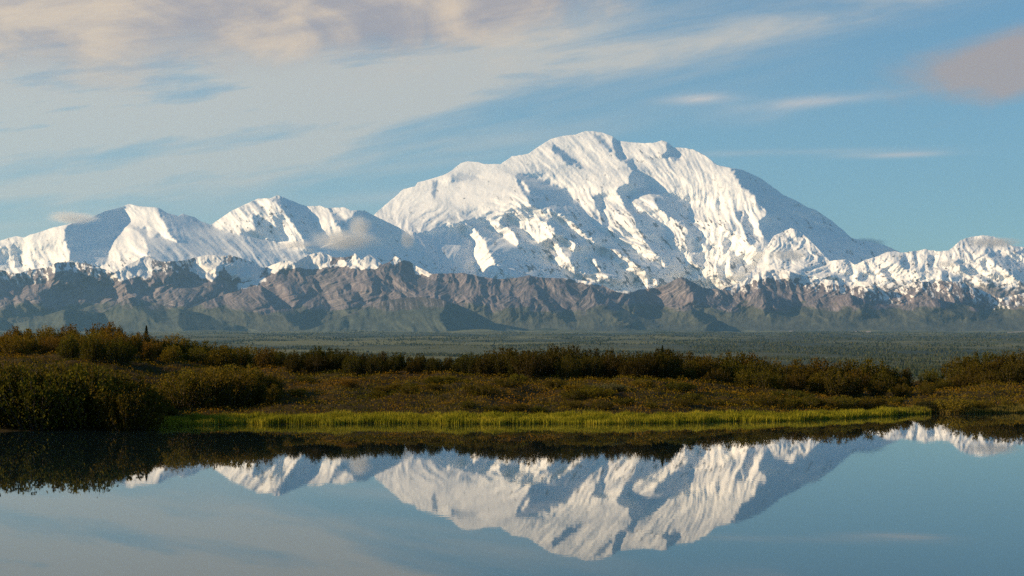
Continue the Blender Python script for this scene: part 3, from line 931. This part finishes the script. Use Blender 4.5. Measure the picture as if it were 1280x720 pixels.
def mist(u, v, D, su, sv, dens, label, seed):
    """a scrap of cloud hanging against the mountains: closed body filled with uneven vapour"""
    sx, sz, sy = su / F * D, sv / F * D, max(500.0, su / F * D * 0.9)
    r = 12
    th, ph = np.linspace(0, 2 * math.pi, 25)[:-1], np.linspace(-math.pi / 2, math.pi / 2, r)
    P, Tt = np.meshgrid(ph, th, indexing='ij')
    co = np.stack([np.cos(P) * np.cos(Tt), np.cos(P) * np.sin(Tt), np.sin(P)], -1).reshape(-1, 3)
    m = bpy.data.materials.new('cloud_vapour')
    m.use_nodes = True
    T = NT(m.node_tree)
    T.n.clear()
    o = T.new('ShaderNodeOutputMaterial')
    vol = T.new('ShaderNodeVolumePrincipled')
    vol.inputs['Color'].default_value = (0.97, 0.96, 0.97, 1)
    vol.inputs['Anisotropy'].default_value = 0.3
    tc = T.new('ShaderNodeTexCoord').outputs['Object']
    ln = T.new('ShaderNodeVectorMath', operation='LENGTH')
    T.put(ln.inputs[0], tc)
    fall = T.mr(ln.outputs['Value'], 0.15, 0.98, 1.0, 0.0)
    n = T.noise(T.mapping(tc, (1.6, 1.6, 1.1), (0, 0, 0), (seed * 3.7, seed, 0)), 1.0, 5, 0.6)
    d = T.m('MULTIPLY', T.mr(T.m('ADD', fall, T.m('MULTIPLY', T.m('SUBTRACT', n, 0.5), 1.6)), 0.25, 1.1), fall)
    T.put(vol.inputs['Density'], T.m('MULTIPLY', d, 1.25 * dens / sy))
    T.l.new(vol.outputs[0], o.inputs['Volume'])
    me = mesh_np('cloud', co, grid_faces(r, 24, wrap=True), m)
    ob = link('cloud', me)
    ob.location = ((u - 640) / F * D, D, CAMZ + (432 - v) / F * D)
    ob.scale = (sx, sy, sz)
    tag(ob, label, 'cloud', 'scraps of cloud on the mountains')
    m.cycles.homogeneous_volume = False
    m.cycles.volume_step_rate = 1.0
    return ob


mist(92, 272, 32500, 58, 14, 2.2, 'thin pink cloud trailing off the ridge of the westernmost snowy peak', 1)
mist(430, 300, 30800, 72, 24, 2.6, 'largest grey pink cloud filling the saddle before the long western snow ridge', 2)
mist(450, 283, 31200, 26, 24, 2.2, 'upright puff rising from the big cloud in the saddle', 3)
mist(509, 299, 31500, 16, 22, 1.6, 'small faint puff at the foot of the bright western buttress', 4)
mist(370, 306, 30800, 40, 11, 1.6, 'low pink wisp under the second snowy peak', 5)
mist(1082, 303, 42500, 44, 10, 2.2, 'flat grey cloud at the foot of the shaded eastern shoulder', 6)
mist(1046, 311, 40500, 15, 6, 1.8, 'tiny cloud against the shaded eastern shoulder', 7)
mist(985, 318, 33500, 44, 14, 1.8, 'pale mist spread below the small snowy knob', 8)
mist(1240, 303, 33500, 58, 12, 2.4, 'cream cap cloud covering the domed peak of the eastern ridge', 9)
mist(1183, 330, 33000, 26, 10, 1.2, 'faint mist in the notch left of the capped dome', 10)

# ------------------------------------------------------------------ vegetation
def leaf_material(name, base=None, trans=0.25):
    """leaf colour = the shrub's own colour (object colour) varied from shrub to shrub and leaf to leaf"""
    m = bpy.data.materials.new(name)
    m.use_nodes = True
    T = NT(m.node_tree)
    T.n.clear()
    out = T.new('ShaderNodeOutputMaterial')
    oi = T.new('ShaderNodeObjectInfo')
    hue = T.new('ShaderNodeAttribute', attribute_name='hue').outputs['Fac']
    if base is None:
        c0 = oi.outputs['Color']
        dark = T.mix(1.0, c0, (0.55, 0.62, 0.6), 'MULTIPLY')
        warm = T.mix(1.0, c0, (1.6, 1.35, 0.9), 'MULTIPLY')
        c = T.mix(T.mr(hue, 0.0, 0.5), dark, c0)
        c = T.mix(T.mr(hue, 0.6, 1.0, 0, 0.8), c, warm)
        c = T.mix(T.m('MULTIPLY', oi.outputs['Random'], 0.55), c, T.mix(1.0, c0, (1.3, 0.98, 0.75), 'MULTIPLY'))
    else:
        c = T.mix(T.mr(hue, 0.0, 0.5), base[0], base[1])
        c = T.mix(T.mr(hue, 0.5, 1.0), c, base[2])
    d = T.new('ShaderNodeBsdfDiffuse')
    t = T.new('ShaderNodeBsdfTranslucent')
    mx = T.new('ShaderNodeMixShader')
    mx.inputs[0].default_value = trans
    T.put(d.inputs[0], c)
    T.put(t.inputs[0], c)
    T.l.new(d.outputs[0], mx.inputs[1])
    T.l.new(t.outputs[0], mx.inputs[2])
    T.l.new(mx.outputs[0], out.inputs[0])
    return m


def bark_material():
    m, T, bs = principled('willow_bark')
    n = T.noise(T.new('ShaderNodeNewGeometry').outputs['Position'], 9, 4)
    T.put(bs.inputs['Base Color'], T.mix(n, (0.035, 0.026, 0.018), (0.08, 0.06, 0.045)))
    bs.inputs['Roughness'].default_value = 0.9
    return m


MAT_LEAF = leaf_material('willow_leaves')
MAT_BARK = bark_material()


def quads(cen, du, dv):
    n = len(cen)
    co = np.stack([cen - du, cen - dv * 0.55, cen + du, cen + dv * 0.55], 1).reshape(-1, 3)
    return co, np.arange(n * 4).reshape(n, 4)


def rand_dirs(r, n, up=0.0):
    v = r.normal(size=(n, 3))
    v[:, 2] += up
    return v / np.linalg.norm(v, axis=1)[:, None]


def tubes(paths, radii, sides=3):
    cs, fs, off = [], [], 0
    for p, rr in zip(paths, radii):
        n = len(p)
        ring = []
        for i in range(n):
            for k in range(sides):
                a = 2 * math.pi * k / sides
                ring.append(p[i] + rr[i] * np.array([math.cos(a), math.sin(a), 0]))
        cs.append(np.array(ring))
        for i in range(n - 1):
            for k in range(sides):
                fs.append((off + i * sides + k, off + i * sides + (k + 1) % sides, off + (i + 1) * sides + (k + 1) % sides,
                           off + (i + 1) * sides + k))
        off += n * sides
    return np.concatenate(cs), np.array(fs)


def shrub_meshes(seed, wide, nst, lps, leaf, upright):
    """one metre tall willow: stems fan out from the base and carry leaves over their upper two thirds"""
    r = np.random.RandomState(seed)
    paths, radii, cen, dirs = [], [], [], []
    for i in range(nst):
        a = r.uniform(0, 2 * math.pi)
        q = math.sqrt(r.uniform(0, 1))
        reach = q * wide
        top = (1.0 - 0.45 * q ** 2) * r.uniform(0.72, 1.06)
        b = np.array([math.cos(a) * reach * 0.35, math.sin(a) * reach * 0.35, -0.08])
        e = np.array([math.cos(a) * reach, math.sin(a) * reach, top])
        mid = b * 0.5 + e * 0.5 + np.array([math.cos(a) * reach * 0.12, math.sin(a) * reach * 0.12, 0.02]) + r.normal(size=3) * 0.03
        pts = [b, b * 0.3 + mid * 0.7, mid, mid * 0.4 + e * 0.6, e]
        paths.append(pts)
        radii.append([0.012, 0.010, 0.007, 0.005, 0.002])
        P = np.array(pts)
        t = r.uniform(0.05, 1.0, lps) ** 0.8
        x = t * 4
        k = np.minimum(x.astype(int), 3)
        f = (x - k)[:, None]
        c = P[k] * (1 - f) + P[k + 1] * f
        spread = 0.085 * (1.15 - 0.75 * t)[:, None]
        cen.append(c + r.normal(size=(lps, 3)) * spread * np.array([1, 1, 0.8]))
        dirs.append(np.repeat(((P[4] - P[2]) / np.linalg.norm(P[4] - P[2]))[None], lps, 0))
    cen, dirs = np.concatenate(cen), np.concatenate(dirs)
    n = len(cen)
    du = rand_dirs(r, n) * (1 - upright) + dirs * upright
    du /= np.linalg.norm(du, axis=1)[:, None]
    dv = np.cross(du, rand_dirs(r, n))
    dv /= np.linalg.norm(dv, axis=1)[:, None] + 1e-9
    s = leaf * r.uniform(0.6, 1.25, n)[:, None]
    co, fc = quads(cen, du * s, dv * s)
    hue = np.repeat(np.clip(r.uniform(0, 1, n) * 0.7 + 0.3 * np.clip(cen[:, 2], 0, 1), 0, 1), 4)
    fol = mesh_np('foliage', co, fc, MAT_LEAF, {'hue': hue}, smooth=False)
    bco, bf = tubes(paths, radii)
    br = mesh_np('branches', bco, bf, MAT_BARK)
    return fol, br


SHRUBS = [shrub_meshes(500 + i, w, ns, lp, lf, up) for i, (w, ns, lp, lf, up) in enumerate(
    [(0.55, 60, 82, 0.027, 0.6), (0.72, 66, 80, 0.027, 0.55), (0.62, 62, 80, 0.025, 0.65), (0.85, 74, 76, 0.028, 0.5),
     (0.48, 54, 84, 0.026, 0.7), (0.95, 80, 70, 0.032, 0.4)])]
PR = random.Random(11)
NSHRUB = [0]


def put_shrub(px, D, top_v=None, h=None, wide=1.0, label='', group='', color=(0.05, 0.05, 0.015), kinds=(0, 1, 2, 3, 4)):
    x, y = (px - 640) / F * D, D
    z = float(gz(np.array([x]), np.array([y]))[0])
    if h is None:
        h = max(0.3, CAMZ + (432 - top_v) / F * D - z)
    h *= 1.09
    fol, br = SHRUBS[PR.choice(kinds)]
    e = bpy.data.objects.new('willow_shrub', None)
    COL.objects.link(e)
    e.location = (x, y, z - 0.03)
    e.rotation_euler = (0, 0, PR.uniform(0, 6.28))
    e.empty_display_size = 0.2
    w = h * wide
    e.scale = (w, w, h)
    tag(e, label, 'shrub', group)
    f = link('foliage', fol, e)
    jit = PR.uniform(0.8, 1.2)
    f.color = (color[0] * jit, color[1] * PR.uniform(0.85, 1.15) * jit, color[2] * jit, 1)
    link('branches', br, e)
    NSHRUB[0] += 1
    return e


def interp(x, pts):
    return float(np.interp(x, [p[0] for p in pts], [p[1] for p in pts]))


OLIVE, DARK, RUST, BRIGHT = (0.098, 0.082, 0.011), (0.070, 0.066, 0.010), (0.135, 0.098, 0.013), (0.12, 0.105, 0.015)


def row(px0, px1, dx, dlist, top, label, group, color, wide=(0.8, 1.15), drop=0.0, kinds=(0, 1, 2, 3, 4), vj=3.0):
    for i, D in enumerate(dlist):
        px = px0 + PR.uniform(0, dx)
        while px < px1:
            dd = D if not callable(D) else D(px)
            tv = interp(px, top) + PR.uniform(-vj, vj * 1.4) + drop * (len(dlist) - 1 - i)
            put_shrub(px, dd + PR.uniform(-0.8, 0.8), top_v=tv, wide=PR.uniform(*wide), label=label, group=group, color=color, kinds=kinds)
            px += dx * PR.uniform(0.75, 1.25)


# dense dark willows at the water's edge
row(-60, 178, 31, [57.6, 59.3, 61.4], [(-60, 455), (60, 454), (125, 456), (150, 468), (180, 500)],
    'dark green willow in the tall thicket rooted at the shaded water edge', 'willows in the dark thicket at the water', DARK, (0.8, 1.1), drop=3, kinds=(0, 1, 3, 5))
row(120, 215, 24, [62.6, 65.0], [(120, 480), (170, 486), (215, 500)],
    'short dark willow stepping down from the tall thicket to the sedge', 'short willows beside the tall thicket', DARK, (0.9, 1.3), drop=4)
row(212, 345, 26, [66.0, 68.0, 70.0], [(205, 478), (230, 460), (270, 454), (310, 456), (335, 466), (350, 482)],
    'olive willow in the rounded clump alone on the lower slope', 'willows in the clump on the lower slope', OLIVE, (0.8, 1.1), drop=3)
row(-40, 222, 27, [79.0, 81.5, 83.5], [(-40, 412), (40, 411), (85, 408), (115, 404), (145, 406), (160, 412), (180, 417), (225, 419)],
    'rusty olive willow along the hilltop crest against the blue foothills', 'willows on the hilltop crest', RUST, (0.8, 1.2), drop=5)
row(75, 160, 30, [75.5], [(75, 424), (110, 418), (160, 424)],
    'dark willow low in front of the rusty hilltop willows', 'willows below the hilltop', DARK, (0.9, 1.2))
row(222, 345, 27, [81.0, 84.5], [(220, 420), (260, 426), (300, 428), (350, 433)],
    'low brown willow where the hilltop slopes down to the long band', 'willows on the falling hill shoulder', OLIVE, (0.9, 1.3), drop=5)
row(350, 838, 23, [78.3, 80.3, 83.0], [(340, 434), (450, 436), (520, 441), (560, 443), (600, 441), (650, 436), (700, 433), (760, 436), (800, 440), (838, 434)],
    'dark green willow in the long even band behind the brown bank', 'willows in the long dark band', (0.042, 0.041, 0.008), (0.7, 1.0), drop=3)
row(842, 1172, 27, [78.5, lambda p: 83.5 + (p - 840) * 0.006, lambda p: 88 + (p - 840) * 0.012],
    [(842, 438), (900, 441), (980, 445), (1050, 448), (1090, 452), (1115, 460), (1140, 463), (1172, 462)],
    'yellowish willow in the wide thicket sloping down to the gap', 'willows in the wide sloping thicket', (0.068, 0.060, 0.009), (0.85, 1.2), drop=9)
row(1178, 1345, 27, [86.0, 90.0, 95.0], [(1170, 462), (1190, 452), (1215, 445), (1250, 440), (1350, 438)],
    'full green willow in the rounded thicket beyond the gap', 'willows in the thicket beyond the gap', (0.060, 0.056, 0.009), (0.85, 1.2), drop=8)
row(880, 1130, 21, [lambda p: float(shore(math.atan((p - 640) / F))) + 4.4], [(880, 497), (1000, 495), (1130, 496)],
    'low dark shrub just behind the bright sedge', 'low shrubs behind the sedge', DARK, (1.2, 1.8), vj=3, kinds=(1, 3, 5))
row(560, 880, 34, [lambda p: float(shore(math.atan((p - 640) / F))) + 3.2], [(560, 508), (700, 503), (880, 500)],
    'small dark shrub scattered at the foot of the brown bank', 'small shrubs at the foot of the bank', DARK, (1.3, 2.0), vj=3, kinds=(1, 3, 5))
row(1135, 1300, 22, [lambda p: float(shore(math.atan((p - 640) / F))) + 1.0], [(1135, 503), (1200, 497), (1300, 496)],
    'low yellow green shrub on the open shore beyond the sedge', 'low shrubs on the open shore', BRIGHT, (0.9, 1.4), vj=3, kinds=(1, 3, 5))
for k in range(34):
    q = PR.uniform(190, 1010)
    put_shrub(q, PR.uniform(67.5, 74.5), h=PR.uniform(0.28, 0.5), wide=PR.uniform(1.3, 2.3), label='knee high shrub dotted about the open brown bank',
              group='knee high shrubs on the open bank', color=PR.choice((DARK, DARK, OLIVE, RUST)), kinds=(1, 3, 5))
put_shrub(757, 70.5, h=0.42, wide=3.0, label='pale low shrub spreading as a mat on the brown bank', group=None or 'lone shrubs', color=(0.10, 0.115, 0.05), kinds=(5,))
put_shrub(1158, 71.9, top_v=500, wide=1.3, label='round dark shrub at the end of the sedge where the shore bends', group='lone shrubs', color=(0.02, 0.028, 0.01), kinds=(3,))


def spruce(px, D, top_v, label, seed):
    r = np.random.RandomState(seed)
    x = (px - 640) / F * D
    z = float(gz(np.array([x]), np.array([D]))[0])
    h = CAMZ + (432 - top_v) / F * D - z
    e = bpy.data.objects.new('spruce_tree', None)
    COL.objects.link(e)
    e.location = (x, D, z)
    tag(e, label, 'tree')
    bco, bf = tubes([[np.array([0, 0, -0.1]), np.array([0.01, 0, h * 0.5]), np.array([0, 0, h])]], [[h * 0.025, h * 0.015, 0.003]], 6)
    link('trunk', mesh_np('trunk', bco, bf, MAT_BARK), e)
    n = 3600
    t = r.uniform(0, 1, n) ** 1.25                                     # 0 at the base
    tier = np.abs(((t * 9 + r.uniform(-.12, .12, n)) % 1) - 0.5) * 2
    R = h * (0.27 * (1 - t) ** 0.9 + 0.012) * (0.55 + 0.45 * tier)
    nb = 7
    a = (r.randint(0, nb, n) + (t * 9).astype(int) * 0.37) * 2 * math.pi / nb + r.normal(size=n) * 0.16
    q = np.sqrt(r.uniform(0.02, 1, n))
    cen = np.stack([np.cos(a) * R * q, np.sin(a) * R * q, t * h * 0.97 + 0.06 * h - R * q * 0.25], -1)
    du = rand_dirs(r, n)
    dv = np.cross(du, rand_dirs(r, n))
    s = 0.022 * h * r.uniform(0.6, 1.2, n)[:, None]
    co, fc = quads(cen, du * s, dv * s * 0.7)
    o = link('crown', mesh_np('crown', co, fc, MAT_LEAF, {'hue': np.repeat(r.uniform(0, 0.7, n), 4)}, smooth=False), e)
    o.color = (0.035, 0.042, 0.014, 1)


spruce(183, 84, 408, 'small dark spruce standing on the hilltop crest above the willows', 3)
spruce(828, 80, 433, 'little dark spruce poking out of the long band of willows', 4)


def ground_cover():
    """dwarf birch, blueberry and crowberry that carpet the bank"""
    r = np.random.RandomState(21)
    n = 430000
    px = r.uniform(-70, 1350, n)
    D = r.uniform(57, 101, n)
    az = np.arctan((px - 640) / F)
    s = shore(az)
    keep = D > s + 0.7 + 0.8 * r.rand(n)
    px, D, az, s = px[keep], D[keep], az[keep], s[keep]
    x = (px - 640) / F * D
    # clumping: plants gather in hummocks
    c = fbm(x / 0.55, D / 0.55, 90, 3)
    keep = c + r.uniform(-0.45, 0.45, len(x)) > -0.12
    x, D, az, c, s = x[keep], D[keep], az[keep], c[keep], s[keep]
    n = len(x)
    z = ground_z(az, D)
    amp = (0.10 + 0.20 * np.clip(c + 0.15, 0, 1)) * (0.5 + np.clip((D - s) / 5, 0, 1) * 0.5)
    hgt = r.uniform(0, 1, n) * amp
    cen = np.stack([x, D, z + hgt], -1)
    du = rand_dirs(r, n, 0.6)
    dv = np.cross(du, rand_dirs(r, n))
    dv /= np.linalg.norm(dv, axis=1)[:, None] + 1e-9
    sz = r.uniform(0.022, 0.048, n)[:, None]
    co, fc = quads(cen, du * sz, dv * sz)
    patch = fbm(x / 3.0, D / 4.0, 95, 3) + fbm(x / 0.9, D / 0.9, 98, 2) * 0.5
    hue = np.clip(0.5 + patch * 0.8 + r.normal(size=n) * 0.16, 0, 1)
    m = leaf_material('dwarf_birch_leaves', ((0.055, 0.056, 0.007), (0.125, 0.088, 0.009), (0.155, 0.085, 0.010)), 0.2)
    o = link('dwarf_birch', mesh_np('dwarf_birch', co, fc, m, {'hue': np.repeat(hue, 4)}, smooth=False))
    tag(o, kind='stuff')


ground_cover()


def blades(name, n, px0, px1, off0, off1, h0, h1, width, cols, seed, dens=None):
    r = np.random.RandomState(seed)
    px = r.uniform(px0, px1, n)
    az = np.arctan((px - 640) / F)
    s = shore(az)
    off = r.uniform(off0, off1, n)
    D = s + off
    x = (px - 640) / F * D
    if dens is not None:
        keep = dens(px, off, x, D) > r.rand(n)
        px, az, D, x, off = px[keep], az[keep], D[keep], x[keep], off[keep]
        n = len(px)
    z = np.maximum(ground_z(az, D), -0.02)
    base = np.stack([x, D, z], -1)
    h = r.uniform(h0, h1, n) * np.clip(0.82 + 0.5 * fbm(x / 1.1, D / 0.9, 44, 4, 0.6), 0.45, 1.15)
    lean = np.stack([r.normal(size=n) * 0.16, r.normal(size=n) * 0.16, np.ones(n)], -1) * h[:, None]
    a = r.uniform(0, math.pi, n)
    w = np.stack([np.cos(a), np.sin(a), 0 * a], -1) * width * r.uniform(0.6, 1.3, n)[:, None]
    bend = lean * np.array([0.35, 0.35, 0.6])
    co = np.stack([base - w, base + w, base + bend + w * 0.75, base + lean, base + bend - w * 0.75], 1).reshape(-1, 3)
    fc = np.arange(n * 5).reshape(n, 5)
    hue = np.repeat(np.clip(0.5 + 0.6 * fbm(x / 1.6, D / 0.8, 47, 2) + r.normal(size=n) * 0.2, 0, 1), 5)
    m = leaf_material(name + '_blades', cols, 0.35)
    o = link(name, mesh_np(name, co, fc, m, {'hue': hue}, smooth=False))
    tag(o, kind='stuff')


def sedge_density(px, off, x, D):
    edge = np.clip((px - 150) / 40, 0, 1) * np.clip((1165 - px) / 25, 0, 1)
    front = -0.5 + 0.75 * fbm(x / 2.4, x * 0, 33, 4, 0.6)
    return edge * np.clip((off - front) / 0.5, 0, 1) * (0.8 + 1.1 * fbm(x / 0.5, D / 0.35, 36, 3))


blades('sedge_grass', 90000, 140, 1175, -0.9, 1.3, 0.20, 0.33, 0.008,
       ((0.11, 0.125, 0.012), (0.27, 0.26, 0.022), (0.42, 0.35, 0.04)), 61, sedge_density)
blades('shore_grass', 22000, 1120, 1350, -0.1, 1.6, 0.12, 0.3, 0.008,
       ((0.09, 0.09, 0.02), (0.2, 0.16, 0.04), (0.28, 0.2, 0.06)), 62,
       lambda px, off, x, D: np.clip(0.6 + 1.2 * fbm(x / 0.8, D / 0.6, 39, 2), 0, 1))
print('shrubs', NSHRUB[0])


def woods():
    """open spruce forest on the plain far below, read as one mass"""
    r = np.random.RandomState(77)
    n = 190000
    y = np.exp(r.uniform(math.log(900), math.log(22000), n))
    az = r.uniform(-math.radians(19.5), math.radians(19.5), n)
    x = y * np.tan(az)
    u = 640 + F * np.tan(az)
    c = fbm(x / 700, y / 1500, 140, 4, 0.6) + np.interp(u, [0, 700, 900, 1280], [-0.02, -0.02, 0.14, 0.18])
    keep = c + r.normal(size=n) * 0.08 > 0.06
    x, y, az = x[keep], y[keep], az[keep]
    n = len(x)
    z = ground_z(az, y)
    h = r.uniform(5, 11, n) * np.interp(y, [900, 6000, 17000], [0.8, 1.0, 1.5])
    w = h * r.uniform(0.16, 0.26, n) * np.interp(y, [900, 6000, 17000], [1.0, 1.6, 4.0])
    a = r.uniform(0, 6.28, n)
    ring = [np.stack([x + np.cos(a + k * 2.094) * w, y + np.sin(a + k * 2.094) * w, z - 0.3], -1) for k in range(3)]
    co = np.stack(ring + [np.stack([x, y, z + h], -1)], 1).reshape(-1, 3)
    b = np.arange(n)[:, None] * 4
    fc = np.concatenate([b + np.array([[0, 1, 3]]), b + np.array([[1, 2, 3]]), b + np.array([[2, 0, 3]])])
    m = leaf_material('spruce_needles', ((0.02, 0.03, 0.014), (0.035, 0.045, 0.02), (0.06, 0.06, 0.025)), 0.0)
    o = link('woods', mesh_np('woods', co, fc, m, {'hue': np.repeat(r.uniform(0, 1, n), 4)}, smooth=False))
    tag(o, kind='stuff')


woods()
